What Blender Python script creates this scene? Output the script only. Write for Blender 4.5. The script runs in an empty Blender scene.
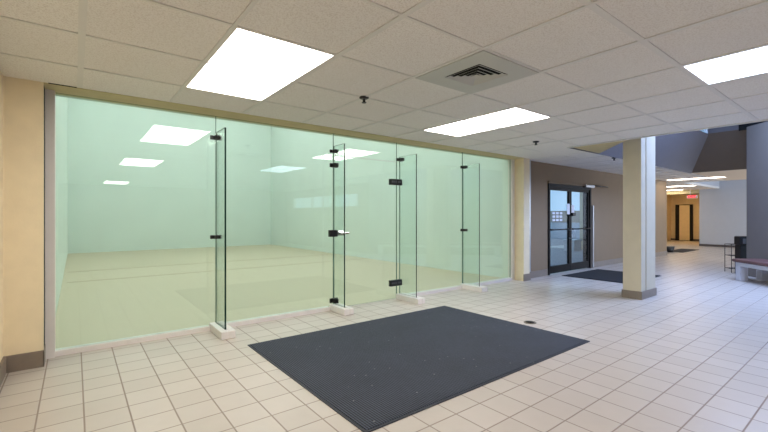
import bpy, bmesh, math, random
from mathutils import Vector, Matrix
random.seed(4)
PI = math.pi
sc = bpy.context.scene
COL = sc.collection
S = 1.3                      # metres per unit of plan (the camera stands one unit high)
def W(x, y, z): return Vector((x*S, y*S, (z+1)*S))   # plan units, z measured from eye level

# ------------------------------------------------------------------ camera, world, light, exposure
cam = bpy.data.cameras.new('camera'); co = bpy.data.objects.new('camera', cam); COL.objects.link(co)
co.location = W(0, 0, 0)
co.rotation_euler = (PI/2, 0, math.radians(52.1306-90))
cam.sensor_width = 36; cam.lens = 36*397.37/768; cam.clip_start = .02; cam.clip_end = 400
sc.camera = co

wd = bpy.data.worlds.new('sky'); sc.world = wd; wd.use_nodes = True
wn = wd.node_tree; wn.nodes.clear()
bg = wn.nodes.new('ShaderNodeBackground'); wo = wn.nodes.new('ShaderNodeOutputWorld')
bg.inputs['Color'].default_value = (.42, .66, .92, 1); bg.inputs['Strength'].default_value = 1.2
wn.links.new(bg.outputs[0], wo.inputs[0])

def area(name, loc, rot, sx, sy, power, color):
    l = bpy.data.lights.new(name, 'AREA'); l.shape = 'RECTANGLE'; l.size = sx*S; l.size_y = sy*S
    l.energy = power; l.color = color
    o = bpy.data.objects.new(name, l); COL.objects.link(o); o.location = W(*loc); o.rotation_euler = rot
    return o
area('skylight_daylight', (7.0, .3, 1.86), (0, 0, 0), 2.2, 2.8, 520, (.42, .58, 1.0))
area('window_daylight', (6.16, -3.8, .45), (0, PI/2, 0), .34, 4.0, 6, (.62, .78, 1.0))
area('far_fill', (13.3, -1.9, 0.05), (PI/2, 0, 0), 5.5, 1.6, 330, (.78, .86, 1.0))  # added fill lamp out of view, brightens the far wall and ceiling
sc.view_settings.view_transform = 'Standard'; sc.view_settings.look = 'None'
sc.view_settings.gamma = 1; sc.view_settings.use_curve_mapping = False
sc.view_settings.exposure = 0.0
sc.cycles.transparent_max_bounces = 32; sc.cycles.max_bounces = 10; sc.cycles.diffuse_bounces = 6
sc.cycles.glossy_bounces = 5; sc.cycles.caustics_reflective = False; sc.cycles.caustics_refractive = False
sc.cycles.sample_clamp_indirect = 6

LAMP = 13.6

# ------------------------------------------------------------------ materials
def lin(c): return tuple((v/255/12.92 if v/255 <= .04045 else ((v/255+.055)/1.055)**2.4) for v in c)
def newmat(name):
    m = bpy.data.materials.new(name); m.use_nodes = True
    nt = m.node_tree; nt.nodes.clear()
    out = nt.nodes.new('ShaderNodeOutputMaterial')
    return m, nt, out
def N(nt, t, **kw):
    n = nt.nodes.new(t)
    for k, v in kw.items(): setattr(n, k, v)
    return n
def mathn(nt, op, a, b=None, c=None):
    n = nt.nodes.new('ShaderNodeMath'); n.operation = op
    for i, v in enumerate((a, b, c)):
        if v is None: continue
        if isinstance(v, (int, float)): n.inputs[i].default_value = v
        else: nt.links.new(v, n.inputs[i])
    return n.outputs[0]
def mixc(nt, fac, a, b):
    n = nt.nodes.new('ShaderNodeMix'); n.data_type = 'RGBA'
    for i, v in ((0, fac), (6, a), (7, b)):
        if isinstance(v, (int, float)): n.inputs[i].default_value = v
        elif isinstance(v, tuple): n.inputs[i].default_value = (*v[:3], 1)
        else: nt.links.new(v, n.inputs[i])
    return n.outputs[2]
def pbr(name, c, rough=.6, metal=0, noise=.06, nscale=6, bump=0, bscale=200, spec=.5, coat=0):
    m, nt, out = newmat(name)
    b = N(nt, 'ShaderNodeBsdfPrincipled'); nt.links.new(b.outputs[0], out.inputs[0])
    c = lin(c)
    tc = N(nt, 'ShaderNodeTexCoord')
    no = N(nt, 'ShaderNodeTexNoise'); no.inputs['Scale'].default_value = nscale; no.inputs['Detail'].default_value = 4
    nt.links.new(tc.outputs['Object'], no.inputs['Vector'])
    d = tuple(max(0, v*(1-2*noise)) for v in c); e = tuple(min(1, v*(1+2*noise)) for v in c)
    nt.links.new(mixc(nt, no.outputs['Fac'], d, e), b.inputs['Base Color'])
    b.inputs['Roughness'].default_value = rough; b.inputs['Metallic'].default_value = metal
    b.inputs['Specular IOR Level'].default_value = spec; b.inputs['Coat Weight'].default_value = coat
    if bump:
        n2 = N(nt, 'ShaderNodeTexNoise'); n2.inputs['Scale'].default_value = bscale; n2.inputs['Detail'].default_value = 3
        nt.links.new(tc.outputs['Object'], n2.inputs['Vector'])
        bp = N(nt, 'ShaderNodeBump'); bp.inputs['Strength'].default_value = bump; bp.inputs['Distance'].default_value = .004
        nt.links.new(n2.outputs['Fac'], bp.inputs['Height']); nt.links.new(bp.outputs[0], b.inputs['Normal'])
    return m
def emit(name, c, s):
    m, nt, out = newmat(name); e = N(nt, 'ShaderNodeEmission')
    e.inputs[0].default_value = (*lin(c), 1); e.inputs[1].default_value = s
    nt.links.new(e.outputs[0], out.inputs[0]); return m

M = {}
M['stucco'] = pbr('cream_stucco', (238, 224, 192), .85, noise=.05, bump=.5, bscale=90)
M['stucco_column'] = pbr('cream_column_paint', (204, 195, 172), .6, noise=.04, bump=.2, bscale=90)
M['soffit'] = pbr('yellow_beige_soffit', (202, 188, 146), .8, noise=.06)
M['beige_wall'] = pbr('beige_wall_paint', (138, 118, 94), .8, noise=.03, bump=.15)
M['grey_wall'] = pbr('grey_wall_paint', (190, 194, 202), .7, noise=.02)
M['far_ceiling'] = pbr('cream_ceiling_paint', (226, 210, 188), .8, noise=.02)
M['panel_wall'] = pbr('grey_panel', (122, 114, 108), .6, noise=.03)
M['brown_wall'] = pbr('taupe_well_paint', (108, 96, 84), .8, noise=.03)
M['well_wall'] = pbr('grey_well_paint', (106, 102, 104), .8, noise=.03)
M['dark'] = pbr('void_shade_dark_frame', (14, 14, 16), .9, noise=.02)  # near black painting the shade of voids; also the dark hall doorway
M['base_tile'] = pbr('brown_base_tile', (134, 122, 110), .45, noise=.1, nscale=9)
M['base_dark'] = pbr('dark_rubber_base', (84, 78, 78), .5)
M['white_metal'] = pbr('white_aluminium', (232, 228, 224), .35, noise=.02)
M['silver'] = pbr('brushed_silver', (190, 192, 196), .3, metal=.8, noise=.03)
M['chrome'] = pbr('chrome', (220, 220, 225), .12, metal=1, noise=.01)
M['bronze'] = pbr('dark_bronze_frame', (16, 14, 14), .5, noise=.03, spec=.2)
M['black'] = pbr('black_metal', (16, 15, 16), .35, noise=.02)
M['black_plastic'] = pbr('black_plastic', (18, 18, 20), .45)
M['grey_plastic'] = pbr('grey_plastic', (92, 94, 98), .5)
M['court_wall'] = pbr('white_court_wall', (222, 232, 227), .55, noise=.03, nscale=1.2)
M['court_ceiling'] = pbr('court_ceiling', (225, 228, 224), .8)
M['court_line'] = pbr('court_line_paint', (186, 164, 130), .5)
M['paper'] = pbr('white_paper', (224, 226, 230), .7)
M['bench_white'] = pbr('white_bench_paint', (214, 214, 220), .45, noise=.02)
M['cushion'] = pbr('maroon_vinyl', (108, 76, 72), .42, noise=.05)
M['cream_door'] = pbr('cream_door_paint', (216, 198, 164), .6)
M['red'] = emit('red_exit_letters', (238, 46, 60), 2.2)
M['sign_face'] = pbr('sign_white', (230, 224, 220), .5)
M['grille'] = pbr('white_grille', (196, 196, 190), .45, noise=.02)
M['pavement'] = pbr('concrete_pavement', (150, 150, 156), .85, noise=.1, nscale=2)
M['far_building'] = pbr('tan_building', (180, 160, 140), .85, noise=.05)
M['tbar'] = pbr('ceiling_grid_metal', (224, 222, 218), .5, noise=.02)
M['edge'] = pbr('dark_green_glass_edge', (16, 44, 38), .15, noise=.02)
M['joint'] = pbr('pale_green_glass_joint', (96, 124, 110), .2, noise=.02)
M['rubber_border'] = pbr('mat_border', (52, 57, 66), .7, noise=.08)
M['court_lamp'] = emit('court_lamp', (250, 253, 255), 9.5)
def lampmat(name, c, s):
    m, nt, out = newmat(name); e = N(nt, 'ShaderNodeEmission')
    tc = N(nt, 'ShaderNodeTexCoord'); sp = N(nt, 'ShaderNodeSeparateXYZ'); nt.links.new(tc.outputs['Object'], sp.inputs[0])
    # two tubes behind the lens: a gentle brightness ripple across the diffuser
    w = mathn(nt, 'COSINE', mathn(nt, 'MULTIPLY', sp.outputs['X'], 16.0))
    st = mathn(nt, 'MULTIPLY_ADD', w, -s*.06, s)
    e.inputs[0].default_value = (*lin(c), 1); nt.links.new(st, e.inputs[1])
    nt.links.new(e.outputs[0], out.inputs[0]); return m
M['lamp_warm'] = lampmat('warm_diffuser', (255, 247, 241), LAMP)
M['lamp_cool'] = lampmat('cool_diffuser', (222, 234, 255), LAMP*.42)
M['lamp_far'] = lampmat('far_diffuser', (255, 240, 222), 9)
M['lamp_hall'] = lampmat('hall_diffuser', (255, 220, 165), 9)

# floor tiles
def floor_mat():
    m, nt, out = newmat('glazed_floor_tile')
    b = N(nt, 'ShaderNodeBsdfPrincipled'); nt.links.new(b.outputs[0], out.inputs[0])
    g = N(nt, 'ShaderNodeNewGeometry'); sp = N(nt, 'ShaderNodeSeparateXYZ'); nt.links.new(g.outputs['Position'], sp.inputs[0])
    p = .1855*S
    def axis(o, off):
        t = mathn(nt, 'DIVIDE', mathn(nt, 'SUBTRACT', o, off*S), p)
        f = mathn(nt, 'FRACT', t); fl = mathn(nt, 'FLOOR', t)
        e = mathn(nt, 'MINIMUM', f, mathn(nt, 'SUBTRACT', 1.0, f))
        return e, fl
    ex, fx = axis(sp.outputs['X'], .221); ey, fy = axis(sp.outputs['Y'], 1.175)
    e = mathn(nt, 'MINIMUM', ex, ey)
    mr = N(nt, 'ShaderNodeMapRange'); mr.interpolation_type = 'SMOOTHSTEP'
    nt.links.new(e, mr.inputs[0]); mr.inputs[1].default_value = .008; mr.inputs[2].default_value = .030
    tile = mr.outputs[0]
    cb = N(nt, 'ShaderNodeCombineXYZ'); nt.links.new(fx, cb.inputs[0]); nt.links.new(fy, cb.inputs[1])
    wn_ = N(nt, 'ShaderNodeTexWhiteNoise'); nt.links.new(cb.outputs[0], wn_.inputs['Vector'])
    no = N(nt, 'ShaderNodeTexNoise'); no.inputs['Scale'].default_value = 7; no.inputs['Detail'].default_value = 5
    nt.links.new(g.outputs['Position'], no.inputs['Vector'])
    fac = mathn(nt, 'ADD', mathn(nt, 'MULTIPLY', wn_.outputs['Value'], .45), mathn(nt, 'MULTIPLY', no.outputs['Fac'], .55))
    col = mixc(nt, fac, lin((184, 174, 164)), lin((200, 191, 182)))
    col = mixc(nt, tile, lin((150, 136, 126)), col)
    nt.links.new(col, b.inputs['Base Color'])
    r = mathn(nt, 'MULTIPLY_ADD', tile, -.50, .75)
    r2 = mathn(nt, 'MULTIPLY_ADD', no.outputs['Fac'], .12, r)
    nt.links.new(r2, b.inputs['Roughness'])
    no2 = N(nt, 'ShaderNodeTexNoise'); no2.inputs['Scale'].default_value = 12
    nt.links.new(g.outputs['Position'], no2.inputs['Vector'])
    h = mathn(nt, 'ADD', tile, mathn(nt, 'MULTIPLY', no2.outputs['Fac'], .35))
    h = mathn(nt, 'ADD', h, mathn(nt, 'MULTIPLY', wn_.outputs['Value'], .1))
    bp = N(nt, 'ShaderNodeBump'); bp.inputs['Strength'].default_value = .5; bp.inputs['Distance'].default_value = .003
    nt.links.new(h, bp.inputs['Height']); nt.links.new(bp.outputs[0], b.inputs['Normal'])
    return m
M['floor'] = floor_mat()

def ceil_mat():
    m, nt, out = newmat('mineral_ceiling_tile')
    b = N(nt, 'ShaderNodeBsdfPrincipled'); nt.links.new(b.outputs[0], out.inputs[0])
    g = N(nt, 'ShaderNodeNewGeometry'); sp = N(nt, 'ShaderNodeSeparateXYZ'); nt.links.new(g.outputs['Position'], sp.inputs[0])
    vs = []
    for o, off in ((sp.outputs['X'], .03*.89), (sp.outputs['Y'], .89*.885)):
        vs.append(mathn(nt, 'FLOOR', mathn(nt, 'DIVIDE', mathn(nt, 'SUBTRACT', o, off*S), .626*.89*S)))
    cb = N(nt, 'ShaderNodeCombineXYZ'); nt.links.new(vs[0], cb.inputs[0]); nt.links.new(vs[1], cb.inputs[1])
    w = N(nt, 'ShaderNodeTexWhiteNoise'); nt.links.new(cb.outputs[0], w.inputs['Vector'])
    no = N(nt, 'ShaderNodeTexNoise'); no.inputs['Scale'].default_value = 110; no.inputs['Detail'].default_value = 3
    nt.links.new(g.outputs['Position'], no.inputs['Vector'])
    cr = N(nt, 'ShaderNodeMapRange'); nt.links.new(no.outputs['Fac'], cr.inputs[0])
    cr.inputs[1].default_value = .36; cr.inputs[2].default_value = .52
    base = mixc(nt, w.outputs['Value'], lin((236, 233, 229)), lin((240, 238, 234)))
    col = mixc(nt, cr.outputs[0], lin((222, 217, 211)), base)
    nt.links.new(col, b.inputs['Base Color']); b.inputs['Roughness'].default_value = .9
    b.inputs['Specular IOR Level'].default_value = .2
    bp = N(nt, 'ShaderNodeBump'); bp.inputs['Strength'].default_value = .35; bp.inputs['Distance'].default_value = .003
    nt.links.new(cr.outputs[0], bp.inputs['Height']); nt.links.new(bp.outputs[0], b.inputs['Normal'])
    return m
M['ceiling'] = ceil_mat()

def mat_rubber():
    m, nt, out = newmat('ribbed_charcoal_matting')
    b = N(nt, 'ShaderNodeBsdfPrincipled'); nt.links.new(b.outputs[0], out.inputs[0])
    g = N(nt, 'ShaderNodeNewGeometry'); sp = N(nt, 'ShaderNodeSeparateXYZ'); nt.links.new(g.outputs['Position'], sp.inputs[0])
    a = mathn(nt, 'SINE', mathn(nt, 'MULTIPLY', sp.outputs['X'], 2*PI/.019))
    c = mathn(nt, 'SINE', mathn(nt, 'MULTIPLY', sp.outputs['Y'], 2*PI/.026))
    h = mathn(nt, 'MULTIPLY_ADD', c, .35, a)
    no = N(nt, 'ShaderNodeTexNoise'); no.inputs['Scale'].default_value = 30; no.inputs['Detail'].default_value = 5
    nt.links.new(g.outputs['Position'], no.inputs['Vector'])
    no3 = N(nt, 'ShaderNodeTexNoise'); no3.inputs['Scale'].default_value = 2.5; no3.inputs['Detail'].default_value = 6
    nt.links.new(g.outputs['Position'], no3.inputs['Vector'])
    n4 = mathn(nt, 'ADD', mathn(nt, 'MULTIPLY', no.outputs['Fac'], .5), mathn(nt, 'MULTIPLY', no3.outputs['Fac'], .5))
    col = mixc(nt, n4, lin((42, 46, 58)), lin((80, 88, 106)))
    hr = N(nt, 'ShaderNodeMapRange'); nt.links.new(h, hr.inputs[0]); hr.inputs[1].default_value = -.6; hr.inputs[2].default_value = .6
    col = mixc(nt, hr.outputs[0], lin((26, 28, 34)), col)
    v = N(nt, 'ShaderNodeTexVoronoi'); v.inputs['Scale'].default_value = 9
    nt.links.new(g.outputs['Position'], v.inputs['Vector'])
    spk = mathn(nt, 'LESS_THAN', v.outputs['Distance'], .06)
    col = mixc(nt, mathn(nt, 'MULTIPLY', spk, .5), col, lin((150, 150, 150)))
    nt.links.new(col, b.inputs['Base Color']); b.inputs['Roughness'].default_value = .85
    bp = N(nt, 'ShaderNodeBump'); bp.inputs['Strength'].default_value = .6; bp.inputs['Distance'].default_value = .004
    nt.links.new(hr.outputs[0], bp.inputs['Height']); nt.links.new(bp.outputs[0], b.inputs['Normal'])
    return m
M['matting'] = mat_rubber()

def wood_floor():
    m, nt, out = newmat('maple_court_floor')
    b = N(nt, 'ShaderNodeBsdfPrincipled'); nt.links.new(b.outputs[0], out.inputs[0])
    g = N(nt, 'ShaderNodeNewGeometry'); mp = N(nt, 'ShaderNodeMapping'); nt.links.new(g.outputs['Position'], mp.inputs[0])
    mp.inputs['Scale'].default_value = (14, .8, 1)
    no = N(nt, 'ShaderNodeTexNoise'); no.inputs['Scale'].default_value = 1; no.inputs['Detail'].default_value = 3
    nt.links.new(mp.outputs[0], no.inputs['Vector'])
    nt.links.new(mixc(nt, no.outputs['Fac'], lin((200, 184, 158)), lin((208, 192, 166))), b.inputs['Base Color'])
    b.inputs['Roughness'].default_value = .45
    return m
M['wood'] = wood_floor()

def glass_mat(name, tint, refl=1.0):
    m, nt, out = newmat(name)
    lw = N(nt, 'ShaderNodeLayerWeight'); lw.inputs['Blend'].default_value = .5
    f5 = mathn(nt, 'POWER', lw.outputs['Facing'], 5.0)
    fr = mathn(nt, 'MULTIPLY_ADD', f5, .9, .045*refl)
    tr = N(nt, 'ShaderNodeBsdfTransparent'); tr.inputs[0].default_value = (*tint, 1)
    gl = N(nt, 'ShaderNodeBsdfGlossy'); gl.inputs['Roughness'].default_value = 0.0
    mx = N(nt, 'ShaderNodeMixShader'); nt.links.new(fr, mx.inputs[0])
    nt.links.new(tr.outputs[0], mx.inputs[1]); nt.links.new(gl.outputs[0], mx.inputs[2])
    nt.links.new(mx.outputs[0], out.inputs[0]); return m
M['glass'] = glass_mat('green_tinted_glass', (.915, .985, .955), 1.3)
M['fin_glass'] = glass_mat('fin_glass', (.935, .975, .958))
M['clear_glass'] = glass_mat('door_glass', (.90, .93, .95))

# ------------------------------------------------------------------ mesh helpers (plan units)
class MB:
    def __init__(s): s.bm = bmesh.new(); s.mi = 0
    def poly(s, pts, mi=None):
        f = s.bm.faces.new([s.bm.verts.new(W(*p)) for p in pts]); f.material_index = s.mi if mi is None else mi; return s
    def prism(s, pts, z0, z1):          # closed outline in plan, counterclockwise
        a = [s.bm.verts.new(W(x, y, z0)) for x, y in pts]; b = [s.bm.verts.new(W(x, y, z1)) for x, y in pts]
        n = len(pts); fs = [s.bm.faces.new(a[::-1]), s.bm.faces.new(b)]
        for i in range(n): fs.append(s.bm.faces.new((a[i], a[(i+1) % n], b[(i+1) % n], b[i])))
        for f in fs: f.material_index = s.mi
        return fs
    def box(s, x0, x1, y0, y1, z0, z1, bev=0):
        fs = s.prism([(x0, y0), (x1, y0), (x1, y1), (x0, y1)], z0, z1)
        if bev:
            ed = list({e for f in fs for e in f.edges})
            bmesh.ops.bevel(s.bm, geom=ed, offset=bev*S, segments=2, affect='EDGES', profile=.5)
        return s
    def obox(s, o, ux, uy, a0, a1, b0, b1, z0, z1, bev=0):   # oriented box: o + a*ux + b*uy
        P = [(o[0]+a*ux[0]+b*uy[0], o[1]+a*ux[1]+b*uy[1]) for a, b in ((a0, b0), (a1, b0), (a1, b1), (a0, b1))]
        fs = s.prism(P, z0, z1)
        bmesh.ops.recalc_face_normals(s.bm, faces=fs)
        if bev: bmesh.ops.bevel(s.bm, geom=list({e for f in fs for e in f.edges}), offset=bev*S, segments=2, affect='EDGES', profile=.5)
        return s
    def tube(s, pts, r, seg=10, cap=True):
        P = [W(*p) for p in pts]; rings = []
        for i, p in enumerate(P):
            t = (P[min(i+1, len(P)-1)]-P[max(i-1, 0)]).normalized()
            u = t.cross(Vector((0, 0, 1)));  u = u if u.length > .05 else t.cross(Vector((1, 0, 0))); u.normalize()
            v = t.cross(u); rr = (r[i] if isinstance(r, (list, tuple)) else r)*S
            rings.append([s.bm.verts.new(p+(u*math.cos(2*PI*k/seg)+v*math.sin(2*PI*k/seg))*rr) for k in range(seg)])
        for a, b in zip(rings, rings[1:]):
            for k in range(seg):
                f = s.bm.faces.new((a[k], a[(k+1) % seg], b[(k+1) % seg], b[k])); f.smooth = True; f.material_index = s.mi
        if cap: s.bm.faces.new(rings[0][::-1]).material_index = s.mi; s.bm.faces.new(rings[-1]).material_index = s.mi
        return s
    def build(s, name, mats, parent=None, origin=None):
        if not isinstance(mats, (list, tuple)): mats = [mats]
        bmesh.ops.recalc_face_normals(s.bm, faces=s.bm.faces)
        o0 = Vector(origin) if origin is not None else None
        if parent is not None:
            q = parent; base = Vector((0, 0, 0))
            while q is not None: base += Vector(q.location); q = q.parent
            off = base
        else:
            if o0 is None:
                xs = [v.co for v in s.bm.verts]; mn = Vector([min(c[i] for c in xs) for i in range(3)]); mx = Vector([max(c[i] for c in xs) for i in range(3)])
                o0 = Vector(((mn.x+mx.x)/2, (mn.y+mx.y)/2, mn.z))
            off = o0
        for v in s.bm.verts: v.co -= off
        me = bpy.data.meshes.new(name); s.bm.to_mesh(me); s.bm.free()
        for m in mats: me.materials.append(m)
        o = bpy.data.objects.new(name, me); COL.objects.link(o)
        if parent is None: o.location = o0
        else: o.parent = parent
        return o
def bx(*a, **k):
    m = MB(); m.box(*a, **k); return m
def empty(name, x, y, z):
    o = bpy.data.objects.new(name, None); COL.objects.link(o); o.location = W(x, y, z); o.empty_display_size = .1; return o
def tag(o, label, cat, group=None):
    o['label'] = label; o['category'] = cat
    if group: o['group'] = group
    return o
def struct(o): o['kind'] = 'structure'; return o
def copy_tree(o, parent=None):
    c = o.copy(); COL.objects.link(c); c.parent = parent
    for ch in list(o.children): copy_tree(ch, c)
    return c

# ------------------------------------------------------------------ plan constants
CZ = .89                       # ceiling
G = .629*CZ; GH = .621*CZ       # ceiling module
GX = .03*CZ; GY = .882*CZ      # a grid node
D = 3.69                       # glass plane (front)
PY = 3.48                      # face of the piers and of the soffit
CE = 5.04                      # edge of the tile ceiling at the skylight well
WY = 3.60                      # corridor wall

# ------------------------------------------------------------------ structure: floors
def struct_box(name, mat, *a): return struct(bx(*a).build(name, mat))
m = MB(); m.prism([(-.5, -6.7), (21, -6.7), (21, 7), (11.93, 7), (11.93, 3.74), (-.5, 3.74)], -1.08, -1.0)
struct(m.build('floor', M['floor']))
fc = bx(-.16, 5.56, 3.741, 13.7, -1.08, -1.0).build('floor_court', M['wood']); struct(fc)
pl = bx(5.57, 11.92, 3.741, 60, -1.08, -1.006).build('floor_outside', M['pavement']); struct(pl)
pl = bx(11.93, 100, 7.01, 60, -1.08, -1.006).build('floor_outside', M['pavement']); struct(pl)
# court lines painted on the floor
m = MB()
for y in (7.6, 9.0): m.box(-.10, 5.44, y, y+.05, -.9999, -.998)
m.build('court_lines', M['court_line'], fc)

# ------------------------------------------------------------------ ceiling
def slab(name, pts, z0, z1, mat): 
    m = MB(); m.prism(pts, z0, z1); return struct(m.build(name, mat))
slab('ceiling', [(-.6, -6.7), (CE, -6.7), (CE, PY-.0004), (-.6, PY-.0004)], CZ, CZ+.06, M['ceiling'])
slab('ceiling_corridor', [(CE, 2.6), (12.9, 2.6), (12.9, 3.9), (5.7, 3.9), (5.4, PY-.0004), (CE, PY-.0004)], CZ, CZ+.06, M['ceiling'])
slab('ceiling_far', [(10.05, -2), (12.9, -2), (12.9, 2.598), (10.05, 2.598)], CZ, CZ+.06, M['far_ceiling'])
slab('ceiling_hall', [(12.902, 3.5), (22, 3.5), (22, 7), (12.902, 7)], CZ, CZ+.06, M['ceiling'])
slab('ceiling_raised', [(12.9, -2), (17, -2), (17, 3.5), (12.9, 3.5)], 1.35, 1.4, M['grey_wall'])
slab('ceiling_side', [(CE, -6.7), (6.3, -6.7), (6.3, -1.5), (CE, -1.5)], CZ, CZ+.06, M['ceiling'])
struct_box('trim_1', M['grey_wall'], 12.9, 12.95, -2, 3.5, CZ+.001, 1.36)   # fascia where the low ceiling stops
struct_box('trim_2', M['grey_wall'], 12.9, 17, 3.501, 3.55, CZ+.061, 1.36)
# T-bar grid
m = MB()
k = -12
xs = [GX+G*i for i in range(-1, 10)]; ys = [GY+GH*i for i in range(-13, 5)]
for i, x in enumerate(xs):   # main runners are wider
    if -.5 < x < CE:
        w = .015 if i % 2 == 1 else .010
        m.box(x-w, x+w, -6.5, PY-.03, CZ-.006, CZ-.0005)
for y in ys:
    if y < PY-.05:
        w = .016 if abs(y-GY) < .01 else .0085
        m.box(-.36, CE, y-w, y+w, CZ-.005, CZ-.0004)
m.box(CE-.02, CE, -6.5, 2.6, CZ-.012, CZ-.0005)
struct(m.build('trim_3', M['tbar']))
m = MB()
for i in range(10, 22):
    x = GX+G*i
    if x < 12.8: m.box(x-.008, x+.008, 2.6, 3.58, CZ-.005, CZ-.0005)
m.box(5.7, 12.8, GY+GH*4-.0075, GY+GH*4+.0075, CZ-.0049, CZ-.0004)
struct(m.build('trim_4', M['tbar']))

# soffit strip between ceiling and glass, dark strip painting the shadow gap over the left jamb
struct_box('trim_5', M['soffit'], -.05, 5.44, PY, D+.06, CZ-.004, CZ+.08)
struct_box('shadow_gap_strip', M['dark'], -.14, .01, PY-.014, PY-.001, CZ-.004, CZ-.0005)
struct_box('trim_7', M['soffit'], -.166, -.05, PY, D+.06, CZ-.004, CZ+.08)

# ------------------------------------------------------------------ walls of the lobby
struct_box('wall_left_pier', M['stucco'], -.36, -.166, PY, 3.9, -1, CZ+.06)
struct_box('wall_left', M['stucco'], -.50, -.36, -6.6, 3.9, -1, CZ+.06)
struct_box('wall_rear', M['beige_wall'], -.36, 6.4, -6.6, -6.5, -1, CZ+.06)
struct_box('baseboard_left', M['base_tile'], -.36, -.162, PY-.012, PY, -.9999, -.893)
struct_box('baseboard_left', M['base_tile'], -.36, -.345, -6.5, PY-.012, -.9999, -.893)
struct_box('baseboard_left', M['base_tile'], -.166, -.162, PY-.012, D-.02, -.9999, -.893)
struct_box('dark_gap_filler', M['dark'], -.166, -.1655, PY+.05, 3.9, -.9999, CZ+.06)  # added filler, dark as the shaded jamb gap, keeps stray sky out
# right pier and corridor wall
struct_box('wall_right_pier', M['stucco'], 5.44, 5.60, PY+.02, 3.73, -1, CZ+.06)
struct_box('baseboard_pier', M['base_tile'], 5.43, 5.612, PY+.008, PY+.02, -.9999, -.895)
struct_box('baseboard_pier', M['base_tile'], 5.60, 5.612, PY+.02, WY-.012, -.9999, -.895)
DX0, DX1, DZ = 6.30, 7.83, .555
struct_box('wall_corridor', M['beige_wall'], 5.60, DX0, WY, 3.73, -1, CZ+.06)
struct_box('wall_corridor', M['beige_wall'], DX1, 12.0, WY, 3.73, -1, CZ+.06)
struct_box('wall_corridor', M['beige_wall'], DX0, DX1, WY, 3.73, DZ, CZ+.06)
struct_box('baseboard_corridor', M['base_tile'], 5.612, DX0-.02, WY-.012, WY, -.9999, -.895)
struct_box('baseboard_corridor', M['base_tile'], DX1+.02, 12.0, WY-.012, WY, -.9999, -.895)
struct_box('trim_8', M['silver'], 5.68, 5.76, WY-.02, WY, -.89, CZ)     # metal corner strip

# ------------------------------------------------------------------ court
struct_box('wall_court_left', M['court_wall'], -.30, -.152, 3.901, 13.7, -1, 4.6)
struct_box('wall_court_left_return', M['court_wall'], -.152, -.14, 3.75, 3.9, -1, 4.6)
struct_box('wall_court_right', M['court_wall'], 5.45, 5.56, 3.74, 13.7, -1, 4.6)
struct_box('wall_court_front', M['court_wall'], -.152, 5.45, 13.5, 13.7, -1, 4.6)
struct_box('wall_court_above_glass', M['court_wall'], -.36, 5.56, 3.76, 3.82, CZ+.0, 4.6)
struct_box('ceiling_court', M['court_ceiling'], -.36, 5.56, 3.76, 13.7, 4.6, 4.7)

# ------------------------------------------------------------------ glass wall
T = .012
def pane(name, x0, x1, z0, z1, y0=D):
    m = MB(); fs = m.prism([(x0, y0), (x1, y0), (x1, y0+T), (x0, y0+T)], z0, z1)
    for f in fs:
        n = f.normal if f.normal.length else None
        f.normal_update(); f.material_index = 0 if abs(f.normal.y) > .9 else 1
    return m
JX = [-.11, .985, 2.185, 3.065, 4.255, 5.375]
gap = .0015
zt = CZ-.006
for n, (a, b) in enumerate(((0, 1), (1, 2), (3, 4), (4, 5))):
    w = struct(pane('window_%d' % (n+1), JX[a]+gap, JX[b]-gap, -.962, zt).build('window_%d' % (n+1), [M['glass'], M['joint']]))
w = struct(pane('window_5', JX[2]+gap, JX[3]-gap, .655, zt).build('window_5', [M['glass'], M['joint']]))
# glass door
dr = struct(pane('door_1', JX[2]+gap+.002, JX[3]-gap-.002, -.99, .648).build('door_1', [M['glass'], M['joint']]))
def plate(x0, x1, z0, z1, y0=D-.012, y1=D+T+.012):
    return bx(x0, x1, y0, y1, z0, z1, bev=.003)
for zc, hh in ((.408, .036), (-.805, .036)):
    h = MB(); h.box(JX[3]-.105, JX[3]+.075, D-.014, D-.0005, zc-hh, zc+hh, bev=.003)
    h.box(JX[3]-.105, JX[3]+.075, D+T+.0005, D+T+.014, zc-hh, zc+hh, bev=.003)
    ho = h.build('hinge', M['black'], dr)
    s_ = MB()
    for q in (-.085, -.06, -.030, .012, .034): s_.box(JX[3]+q, JX[3]+q+.014, D-.0165, D-.0135, zc-.008, zc+.012)
    s_.build('hinge_screws', M['grey_plastic'], ho)
# latch with chrome pull on the door's left edge
lt = MB(); lt.box(JX[2]-.05, JX[2]+.045, D-.016, D-.0005, -.222, -.150, bev=.003); lt.box(JX[2]-.05, JX[2]+.045, D+T+.0005, D+T+.016, -.222, -.150, bev=.003)
lt = lt.build('latch', M['black'], dr)
hd = MB(); hd.box(JX[2]+.045, JX[2]+.125, D-.020, D-.0005, -.212, -.160, bev=.004); hd.tube([(JX[2]+.10, D-.02, -.186), (JX[2]+.10, D-.055, -.186)], .010)
hd.box(JX[2]+.05, JX[2]+.16, D-.066, D-.052, -.196, -.176, bev=.004)
hd.build('pull_handle', M['chrome'], lt)

# white aluminium frame: left jamb, right jamb, sill rails
struct_box('trim_9', M['white_metal'], -.165, -.112, D-.055, D+.05, -.9999, CZ-.005)
struct_box('trim_10', M['white_metal'], 5.378, 5.438, D-.03, D+.05, -.9999, CZ-.005)
struct_box('trim_11', M['white_metal'], -.112, .93, D-.03, D+.045, -.9999, -.962)
struct_box('trim_12', M['white_metal'], 1.045, 2.125, D-.03, D+.045, -.9999, -.962)
struct_box('trim_13', M['white_metal'], 3.15, 4.20, D-.03, D+.045, -.9999, -.962)
struct_box('trim_14', M['white_metal'], 4.315, 5.378, D-.03, D+.045, -.9999, -.962)

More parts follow.
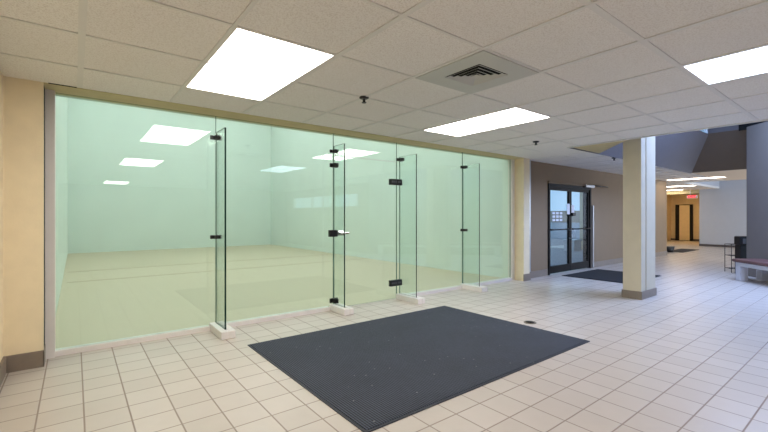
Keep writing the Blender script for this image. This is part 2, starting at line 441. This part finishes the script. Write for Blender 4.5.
# ------------------------------------------------------------------ glass fins on white shoes
def fin(x, yf, zt_, clamps, label):
    r = empty('glass_fin', x, D-.1, -1); tag(r, label, 'glass fin', 'glass fins bracing the court wall')
    m = MB(); fs = m.prism([(x-.007, yf), (x+.007, yf), (x+.007, D-.006), (x-.007, D-.006)], -.945, zt_)
    for f in fs: f.normal_update(); f.material_index = 0 if abs(f.normal.x) > .9 else (1 if abs(f.normal.y) > .9 and f.calc_center_median().y < (D-.1)*S else 2)
    m.build('glass_blade', [M['fin_glass'], M['edge'], M['joint']], r)
    m = MB(); m.box(x-.058, x-.0085, yf-.09, D-.002, -.9999, -.935, bev=.006); m.box(x+.0085, x+.058, yf-.09, D-.002, -.9999, -.935, bev=.006)
    m.box(x-.05, x+.05, yf-.085, yf-.012, -.9999, -.94, bev=.004); m.box(x-.05, x+.05, yf-.02, D-.004, -.9999, -.95)
    m.build('shoe', M['white_metal'], r)
    for z, hh in clamps:
        m = MB(); m.box(x-.05, x+.045, D-.016, D-.0005, z-hh, z+hh, bev=.002)
        m.box(x-.018, x-.0075, D-.075, D-.016, z-hh, z+hh, bev=.002); m.box(x+.0075, x+.018, D-.075, D-.016, z-hh, z+hh, bev=.002)
        m.build('clamp', M['black'], r)
    return r
fin(JX[1], 3.41, .735, ((.69, .018), (-.185, .016)), 'clear glass fin nearest the cream pier, with two small black clamps')
fin(JX[2], 3.47, .745, ((.69, .016), (.54, .022), (-.90, .024)), 'clear glass fin beside the latch and chrome pull of the glass door')
fin(3.105, 3.385, .715, ((.68, .018),), 'clear glass fin beside the black hinges of the glass door')
fin(JX[4], 3.40, .70, ((.675, .018), (-.195, .018)), 'clear glass fin farthest from the cream pier, nearest the corridor')

# ------------------------------------------------------------------ glazed double doors
dd = struct(bx(DX0, DX0+.045, WY-.02, 3.72, -.9999, DZ-.001).build('door_2', M['bronze']))
m = MB(); m.box(DX1-.045, DX1, WY-.02, 3.72, -.9999, DZ-.001); m.box(DX0+.045, DX1-.045, WY-.02, 3.72, DZ-.06, DZ-.001)
m.build('door_frame', M['bronze'], dd)
mid = (DX0+DX1)/2
for a, b, s in ((DX0+.047, mid-.004, 1), (mid+.004, DX1-.047, -1)):
    st = .042
    m = MB(); m.box(a, a+st, WY, WY+.04, -.985, DZ-.062); m.box(b-st, b, WY, WY+.04, -.985, DZ-.062)
    m.box(a+st, b-st, WY, WY+.04, -.985, -.86); m.box(a+st, b-st, WY, WY+.04, DZ-.11, DZ-.062)
    lf = m.build('door_leaf', M['bronze'], dd)
    bx(a+st, b-st, WY+.016, WY+.024, -.86, DZ-.11).build('pane', M['clear_glass'], lf)
    m = MB(); m.tube([(a+.03, WY-.04, -.235), (b-.03, WY-.04, -.235)], .011); m.box(a+.02, a+.05, WY-.04, WY, -.25, -.22); m.box(b-.05, b-.02, WY-.04, WY, -.25, -.22)
    m.build('push_bar', M['black'], lf)
    hx = b-.04 if s == 1 else a+.04
    m = MB(); m.tube([(hx, WY, -.25), (hx, WY-.06, -.25), (hx, WY-.065, -.40), (hx, WY, -.40)], .010); 
    m.build('pull_handle', M['silver'], lf)
def note(x0, x1, z0, z1, name='notice'): 
    m = MB(); m.box(x0, x1, WY-.006, WY-.001, z0, z1); return m.build(name, M['paper'], dd)
note(mid-.13, mid-.03, .03, .22); note(mid+.03, mid+.13, .06, .20)
m = MB(); m.box(mid+.01, mid+.10, WY-.05, WY-.001, .0, .06, bev=.005); m.build('lock_box', M['black_plastic'], dd)
m = MB()
for r_ in range(3):
    for q in range(3): m.box(DX0+.17+q*.12, DX0+.17+q*.12+.09, WY+.010, WY+.014, .03-r_*.06, .07-r_*.06)
m.build('window_lettering', M['paper'], dd)
m = MB(); m.box(DX0-.01, DX1+.05, WY-.035, WY-.0005, DZ+.0, DZ+.035, bev=.004); m.build('header_rail', M['beige_wall'], dd)
m = MB(); m.box(DX1-.32, DX1+.02, WY-.075, WY-.036, DZ-.02, DZ+.03, bev=.006); m.build('door_closer', M['silver'], dd)
m = MB(); m.box(DX1+.05, DX1+.085, WY-.03, WY-.001, -.99, .2); m.build('edge_guard', M['silver'], dd)
struct(MB().tube([(DX1+.05, WY-.03, DZ+.03), (8.5, WY-.03, DZ+.03)], .012).build('trim_15', M['black']))
# outside, seen through the doors
tag(bx(60, 64, 20, 58, -1.0, .8).build('distant_building', M['far_building']), 'low tan building far away across the pavement outside the doors', 'building')
b_ = empty('block', 11.4, 5.75, -1); tag(b_, 'white square planter standing on the pavement outside the glazed doors', 'block')  # block stands in for a pale, reflection-like shape in the door glass
m = MB(); m.prism([(11.2, 5.6), (11.6, 5.6), (11.6, 5.9), (11.2, 5.9)], -1.005, -.72); m.build('tub', M['bench_white'], b_)
m = MB(); m.box(11.17, 11.63, 5.57, 5.93, -.72, -.68, bev=.006); m.build('rim', M['bench_white'], b_)

# ------------------------------------------------------------------ column
cl = empty('column', 5.6, 1.965, -1); tag(cl, 'square cream column with blue-lit face rising into the skylight well', 'column')
m = MB(); m.box(5.335, 5.47, 1.86, 2.06, -1, 1.9); m.box(5.47, 5.50, 1.885, 2.04, -1, 1.9); m.box(5.50, 5.79, 1.86, 2.06, -1, 1.9)
m.build('shaft', M['stucco_column'], cl)
m = MB(); m.box(5.323, 5.802, 1.848, 2.072, -.9999, -.905, bev=.002); m.build('base', M['base_tile'], cl)

# ------------------------------------------------------------------ skylight well
def quad(name, pts, mat):
    m = MB(); m.poly(pts); o = m.build(name, mat)
    so = o.modifiers.new('thick', 'SOLIDIFY'); so.thickness = .03; so.offset = -1
    return struct(o)
quad('wall_well_left', [(CE, 2.6, CZ), (10.05, 2.6, CZ), (9.1, 2.1, 1.5), (CE, 2.1, 1.5)], M['well_wall'])
w7 = struct(bx(CE, 9.1, 2.1, 2.112, 1.5, 1.9).build('window_7', M['clear_glass']))
m = MB()
for x in (CE, 6.4, 7.75, 9.06): m.box(x, x+.03, 2.085, 2.12, 1.5, 1.9)
m.build('window_frame', M['silver'], w7)
quad('wall_well_far', [(10.05, 2.6, CZ), (10.05, -1.5, CZ), (9.1, -1.5, 1.5), (9.1, 2.1, 1.5)], M['brown_wall'])
quad('wall_well_far_upper', [(9.1, 2.1, 1.5), (9.1, -1.5, 1.5), (9.1, -1.5, 1.9), (9.1, 2.1, 1.9)], M['well_wall'])
quad('wall_well_near', [(CE, -1.5, CZ), (CE, 2.6, CZ), (CE, 2.6, 1.9), (CE, -1.5, 1.9)], M['well_wall'])
quad('wall_well_right', [(10.05, -1.5, CZ), (CE, -1.5, CZ), (CE, -1.5, 1.9), (10.05, -1.5, 1.9)], M['well_wall'])
struct_box('ceiling_well', M['well_wall'], CE, 9.3, -1.5, 2.2, 1.9, 1.93)
slab('cavity_shade_block', [(8.2, -1.45), (9.06, -1.45), (9.06, 1.66), (8.2, .80)], 1.47, 1.88, M['dark'])  # added dark block standing in for the unlit cavity above the panel wall
# chamfered soffit at the column
slab('trim_17', [(CE+.001, 1.86), (5.30, 2.10), (5.9, 2.599), (CE+.001, 2.599)], CZ-.002, CZ+.05, M['soffit'])
w9 = struct(bx(5.9, 8.1, -1.1, 1.7, 1.87, 1.88).build('window_9', M['clear_glass']))
bx(6.98, 7.02, -1.1, 1.7, 1.861, 1.869).build('window_frame', M['silver'], w9)
# far rooms
struct_box('wall_far_side', M['grey_wall'], 10.05, 16.5, -2.1, -2.0, -1, -.76)
w8 = struct(bx(10.5, 16.1, -1.97, -1.96, -.76, .86).build('window_8', M['clear_glass']))  # unseen window, added to back the far fill lamp
m = MB()
for x in (10.5, 12.35, 14.2, 16.06): m.box(x, x+.04, -1.99, -1.94, -.76, .86)
m.build('window_frame', M['bronze'], w8)
struct_box('wall_far', M['grey_wall'], 16.5, 16.62, -2, 4.02, -1, 1.36)
struct_box('baseboard_far', M['base_dark'], 16.47, 16.5, -2, 4.02, -.9999, -.93)
struct_box('wall_hall_right', M['cream_door'], 16.62, 20, 3.9, 4.02, -1, CZ)
struct_box('wall_hall_left', M['cream_door'], 11.94, 20, 5.7, 5.8, -1, CZ)
struct_box('wall_hall_return', M['beige_wall'], 11.94, 12.0, 3.731, 5.7, -1, CZ)
struct_box('wall_hall_end', M['cream_door'], 19.5, 19.6, 3.9, 5.8, -1, CZ)
struct_box('wall_hall_header', M['soffit'], 16.5, 16.62, 4.021, 5.7, .76, CZ)
struct_box('baseboard_hall', M['base_dark'], 19.47, 19.5, 4.02, 5.7, -.9999, -.92)
d3 = struct(bx(19.40, 19.499, 4.95, 5.52, -.9999, .46).build('door_3', M['dark']))
bx(19.385, 19.40, 5.04, 5.38, -.98, .44).build('door_leaf', M['cream_door'], d3)
# panel wall at 45 degrees
u = (math.sqrt(.5), math.sqrt(.5)); v = (u[1], -u[0])
P0 = (8.87, 1.53)
m = MB(); m.obox(P0, u, v, -3.85, 0, 0, .12, -1, 1.49, bev=.012); struct(m.build('wall_panel', M['panel_wall']))
# right hand wall with a high strip window
struct_box('wall_right', M['beige_wall'], 6.18, 6.3, -6.5, -1.2, -1, .27)
struct_box('wall_right', M['beige_wall'], 6.18, 6.3, -6.5, -1.2, .63, CZ)
struct_box('wall_right', M['beige_wall'], 6.18, 6.3, -6.5, -5.9, .27, .63)
struct_box('wall_right', M['beige_wall'], 6.18, 6.3, -1.7, -1.2, .27, .63)
w6 = struct(bx(6.22, 6.24, -5.9, -1.7, .27, .63).build('window_6', M['clear_glass']))
m = MB()
for y in (-5.9, -4.52, -3.12, -1.74): m.box(6.19, 6.27, y, y+.04, .27, .63)
m.build('window_frame', M['bronze'], w6)

# ------------------------------------------------------------------ ceiling lights
def ceiling_light(x0, x1, y0, y1, z, mat, label, group='recessed ceiling lights'):
    cx, cy = (x0+x1)/2, (y0+y1)/2
    r = empty('ceiling_light', cx, cy, z-.012); tag(r, label, 'ceiling light', group)
    f = .008
    m = MB(); m.box(x0, x1, y0, y0+f, z-.0055, z-.0008); m.box(x0, x1, y1-f, y1, z-.0055, z-.0008)
    m.box(x0, x0+f, y0+f, y1-f, z-.0055, z-.0008); m.box(x1-f, x1, y0+f, y1-f, z-.0055, z-.0008)
    m.build('frame', M['white_metal'], r)
    bx(x0+f, x1-f, y0+f, y1-f, z-.0030, z-.0016).build('diffuser', mat, r)
    return r
c = lambda i, j: (GX+G*i, GY+GH*j)
def cell(i, j, mat, label, n=2):
    x, y = c(i, j); return ceiling_light(x+.010, x+G-.012, y+.004, y+n*GH-.004, CZ, mat, label)
cell(1, 2, M['lamp_warm'], 'large warm white ceiling light panel in front of the cream pier and first glass pane')
cell(5, 2, M['lamp_warm'], 'warm white ceiling light panel beside the square air vent, near the glass door')
cell(5, -2, M['lamp_cool'], 'cool white ceiling light panel at the right, cut by the edge of the photo')
cell(1, -3, M['lamp_warm'], 'ceiling light seen only as the middle reflection in the first glass pane')
cell(1, -12, M['lamp_warm'], 'ceiling light seen only as the smallest reflection in the first glass pane')
ceiling_light(11.45, 11.8, 2.37, 3.46, CZ, M['lamp_far'], 'long ceiling light beyond the skylight well, nearest of the far strips')
ceiling_light(14.0, 14.4, 3.56, 4.5, CZ, M['lamp_far'], 'middle strip ceiling light beyond the skylight well')
ceiling_light(16.05, 16.4, 4.4, 5.3, CZ, M['lamp_far'], 'farthest small strip light before the hall opening and exit sign')
ceiling_light(17.8, 18.4, 4.5, 5.4, CZ, M['lamp_hall'], 'warm ceiling light inside the hall behind the exit sign')
for x in (.6, 3.6):
    for y in (4.6, 7.4, 10.4):
        ceiling_light(x, x+1.1, y, y+1.4, 4.6, M['court_lamp'], '%s light of the %s row high on the court ceiling' % ({.6: 'left', 3.6: 'right'}[x], {4.6: 'nearest', 7.4: 'middle', 10.4: 'farthest'}[y]), 'court ceiling lights')

# ------------------------------------------------------------------ air vent
x, y = c(3, 1); cx, cy = x+G/2, y+GH/2
r = empty('air_vent', cx, cy, CZ); tag(r, 'square white ceiling air vent with nested dark louvres', 'air vent')
h = G/2-.012; q = .138
m = MB(); zf = CZ-.010
for a0, a1, b0, b1 in ((-h, h, -h, -q), (-h, h, q, h), (-h, -q, -q, q), (q, h, -q, q)): m.box(cx+a0, cx+a1, cy+b0, cy+b1, zf, CZ-.0006)
m.build('face_plate', M['grille'], r)
bx(cx-q, cx+q, cy-q, cy+q, CZ-.002, CZ-.0006).build('duct_opening', M['dark'], r)
for i in range(4):
    a = q-.004-i*.032; b2 = a-.022
    m = MB(); z0, z1 = CZ-.014+.001*i, CZ-.034+.002*i
    A = [(cx-a, cy-a, z0+.006), (cx+a, cy-a, z0+.006), (cx+a, cy+a, z0+.006), (cx-a, cy+a, z0+.006)]
    # louvre ring leaning outward: inner edge high, outer edge low
    O = [(cx+sx*a, cy+sy*a, zf-.004) for sx, sy in ((-1, -1), (1, -1), (1, 1), (-1, 1))]
    I = [(cx+sx*b2, cy+sy*b2, zf+.006) for sx, sy in ((-1, -1), (1, -1), (1, 1), (-1, 1))]
    for k in range(4): m.poly([O[k], O[(k+1) % 4], I[(k+1) % 4], I[k]])
    o = m.build('louvre', M['grille'], r); so = o.modifiers.new('t', 'SOLIDIFY'); so.thickness = .0015
bx(cx-.022, cx+.022, cy-.022, cy+.022, zf-.006, zf-.002).build('centre_plate', M['grille'], r)

# ------------------------------------------------------------------ sprinkler heads
def sprinkler(x, y, label, s=.8):
    r = empty('sprinkler_head', x, y, CZ); tag(r, label, 'sprinkler', 'sprinkler heads in the ceiling')
    m = MB(); m.tube([(x, y, CZ-.001), (x, y, CZ-.010), (x, y, CZ-.016)], [.045*s, .045*s, .030*s], seg=20); m.build('escutcheon', M['black'], r)
    m = MB(); m.tube([(x, y, CZ-.014), (x, y, CZ-.040)], .013*s); m.tube([(x, y, CZ-.040), (x, y, CZ-.045)], .022*s, seg=14); m.build('deflector', M['black'], r)
sprinkler(1.916*CZ, 2.737*CZ, 'black sprinkler head in the ceiling tile between the two warm light panels')
sprinkler(4.87*CZ, 2.95*CZ, 'black sprinkler head in the ceiling near the corridor pier')
sprinkler(7.28*CZ, 2.95*CZ, 'black sprinkler head in the corridor ceiling beyond the column')

# ------------------------------------------------------------------ mats, drain
def floor_mat_obj(pts, label, border=.014):
    cx = sum(p[0] for p in pts)/4; cy = sum(p[1] for p in pts)/4
    r = empty('floor_mat', cx, cy, -1); tag(r, label, 'floor mat', 'dark entrance mats')
    m = MB(); m.prism(pts, -.9998, -.994); m.build('border', M['rubber_border'], r)
    x0 = pts[0][0]+border; x1 = pts[1][0]-border; y0 = pts[0][1]+border; y1 = pts[2][1]-border
    m = MB(); m.prism([(x0, y0), (x1, y0), (x1, y1), (x0, y1)], -.9945, -.990); m.build('pile', M['matting'], r)
floor_mat_obj([(1.052, 1.49), (3.235, 1.49), (3.235, 3.068), (1.052, 3.068)], 'large charcoal ribbed mat on the tiles in front of the glass door')
M['matting2'] = pbr('black_entry_matting', (22, 22, 26), .9, noise=.1)
keep = M['matting']; M['matting'] = M['matting2']; kb = M['rubber_border']; M['rubber_border'] = M['matting2']
floor_mat_obj([(6.42, 2.39), (7.72, 2.39), (7.72, 3.42), (6.42, 3.42)], 'black entrance mat in front of the glazed double doors')
floor_mat_obj([(13.1, 3.55), (14.6, 3.55), (14.6, 4.0), (13.1, 4.0)], 'small dark mat at the far end of the corridor wall')
M['matting'] = keep; M['rubber_border'] = kb
r = empty('drain_cover', 3.373, 2.104, -1); tag(r, 'small round bronze floor drain cover beyond the large mat', 'drain cover')
M['brass'] = pbr('worn_bronze', (104, 94, 78), .4, metal=.5, noise=.15)
MB().tube([(3.373, 2.104, -.9998), (3.373, 2.104, -.996)], [.058, .054], seg=28).build('rim', M['brass'], r)
m = MB()
MB().tube([(3.373, 2.104, -.9965), (3.373, 2.104, -.9945)], [.040, .036], seg=24).build('lid', M['bronze'], r)

# ------------------------------------------------------------------ bench
A = (8.14, 1.53)
r = empty('bench', 8.0, 1.2, -1); tag(r, 'white bench with a maroon cushion against the grey panel wall', 'bench')
L = 3.0; dep = .40
# local axes: -u along the bench toward the viewer, v across toward the wall
def ob(a0, a1, b0, b1, z0, z1, name, mat, bev=.004):
    m = MB(); m.obox(A, u, v, a0, a1, b0, b1, z0, z1, bev=bev); return m.build(name, mat, r)
ob(-L, .0, 0, dep, -.775, -.715, 'apron', M['bench_white'])
ob(-L-.0, .04, -.03, dep+.03, -.715, -.665, 'cushion', M['cushion'], .016)
for a in (-.10, -1.45, -L):
    ob(a, a+.10, .0, .11, -.9999, -.775, 'leg', M['bench_white']); ob(a, a+.10, dep-.11, dep, -.9999, -.775, 'leg', M['bench_white'])
# litter bin
bx_, by_ = 9.02, 1.62
r = empty('litter_bin', bx_, by_, -1); tag(r, 'tall black litter bin with a grey flap behind the bench end', 'litter bin')
m = MB(); m.obox((bx_, by_), u, v, -.07, .07, -.055, .085, -.9999, -.50, bev=.008); m.build('body', M['black_plastic'], r)
m = MB(); m.obox((bx_, by_), u, v, -.08, .08, -.065, .095, -.50, -.345, bev=.02); lid = m.build('hood', M['black_plastic'], r)
m = MB(); m.obox((bx_, by_), u, v, -.087, -.08, -.03, .06, -.47, -.385, bev=.002); m.build('flap', M['grey_plastic'], r)
# wire stand
wx, wy = 9.25, 1.77
r = empty('wire_stand', wx, wy, -1); tag(r, 'thin black wire rack standing left of the bench end', 'rack')
for a, b in ((-.08, -.08), (.08, -.08), (-.08, .10), (.08, .10)):
    p = (wx+a*u[0]+b*v[0], wy+a*u[1]+b*v[1]); MB().tube([(*p, -.9999), (*p, -.50)], .0055, seg=8).build('post', M['black'], r)
for z in (-.50, -.70, -.93):
    m = MB(); cs = [(wx+a*u[0]+b*v[0], wy+a*u[1]+b*v[1], z) for a, b in ((-.08, -.08), (.08, -.08), (.08, .10), (-.08, .10))]
    m.tube(cs+[cs[0]], .005, seg=6)
    for t in (.25, .5, .75):
        p0 = [cs[0][i]*(1-t)+cs[3][i]*t for i in range(3)]; p1 = [cs[1][i]*(1-t)+cs[2][i]*t for i in range(3)]; m.tube([p0, p1], .003, seg=6)
    m.build('shelf', M['black'], r)

# ------------------------------------------------------------------ exit sign, small far bin
r = empty('exit_sign', 16.3, 4.2, .58); tag(r, 'small red exit sign hanging in the hall opening beside the grey wall', 'exit sign')
bx(16.28, 16.34, 4.03, 4.31, .59, .70, bev=.006).build('housing', M['sign_face'], r)
MB().tube([(16.31, 4.22, .705), (16.31, 4.22, CZ-.001)], .01).build('stem', M['white_metal'], r)
fc_ = bpy.data.curves.new('exit', 'FONT'); fc_.body = 'EXIT'; fc_.size = .115*S; fc_.align_x = 'CENTER'; fc_.align_y = 'CENTER'; fc_.extrude = .004; fc_.offset = .004
fo = bpy.data.objects.new('lettering_source', fc_); COL.objects.link(fo)
bpy.context.view_layer.update()
me = bpy.data.meshes.new_from_object(fo.evaluated_get(bpy.context.evaluated_depsgraph_get())); bpy.data.objects.remove(fo)
me.materials.clear(); me.materials.append(M['red'])
lo = bpy.data.objects.new('letters', me); COL.objects.link(lo); lo.parent = r
lo.location = W(16.274, 4.17, .645)-W(16.3, 4.2, .58); lo.rotation_euler = (PI/2, 0, -PI/2)
r = empty('waste_bin', 13.0, 3.85, -1); tag(r, 'low black bin on the floor past the end of the corridor wall', 'bin')
MB().tube([(13.0, 3.85, -.9999), (13.0, 3.85, -.86)], [.10, .13], seg=16).build('body', M['black'], r)
MB().tube([(13.0, 3.85, -.86), (13.0, 3.85, -.84)], .135, seg=16).build('rim', M['grey_plastic'], r)
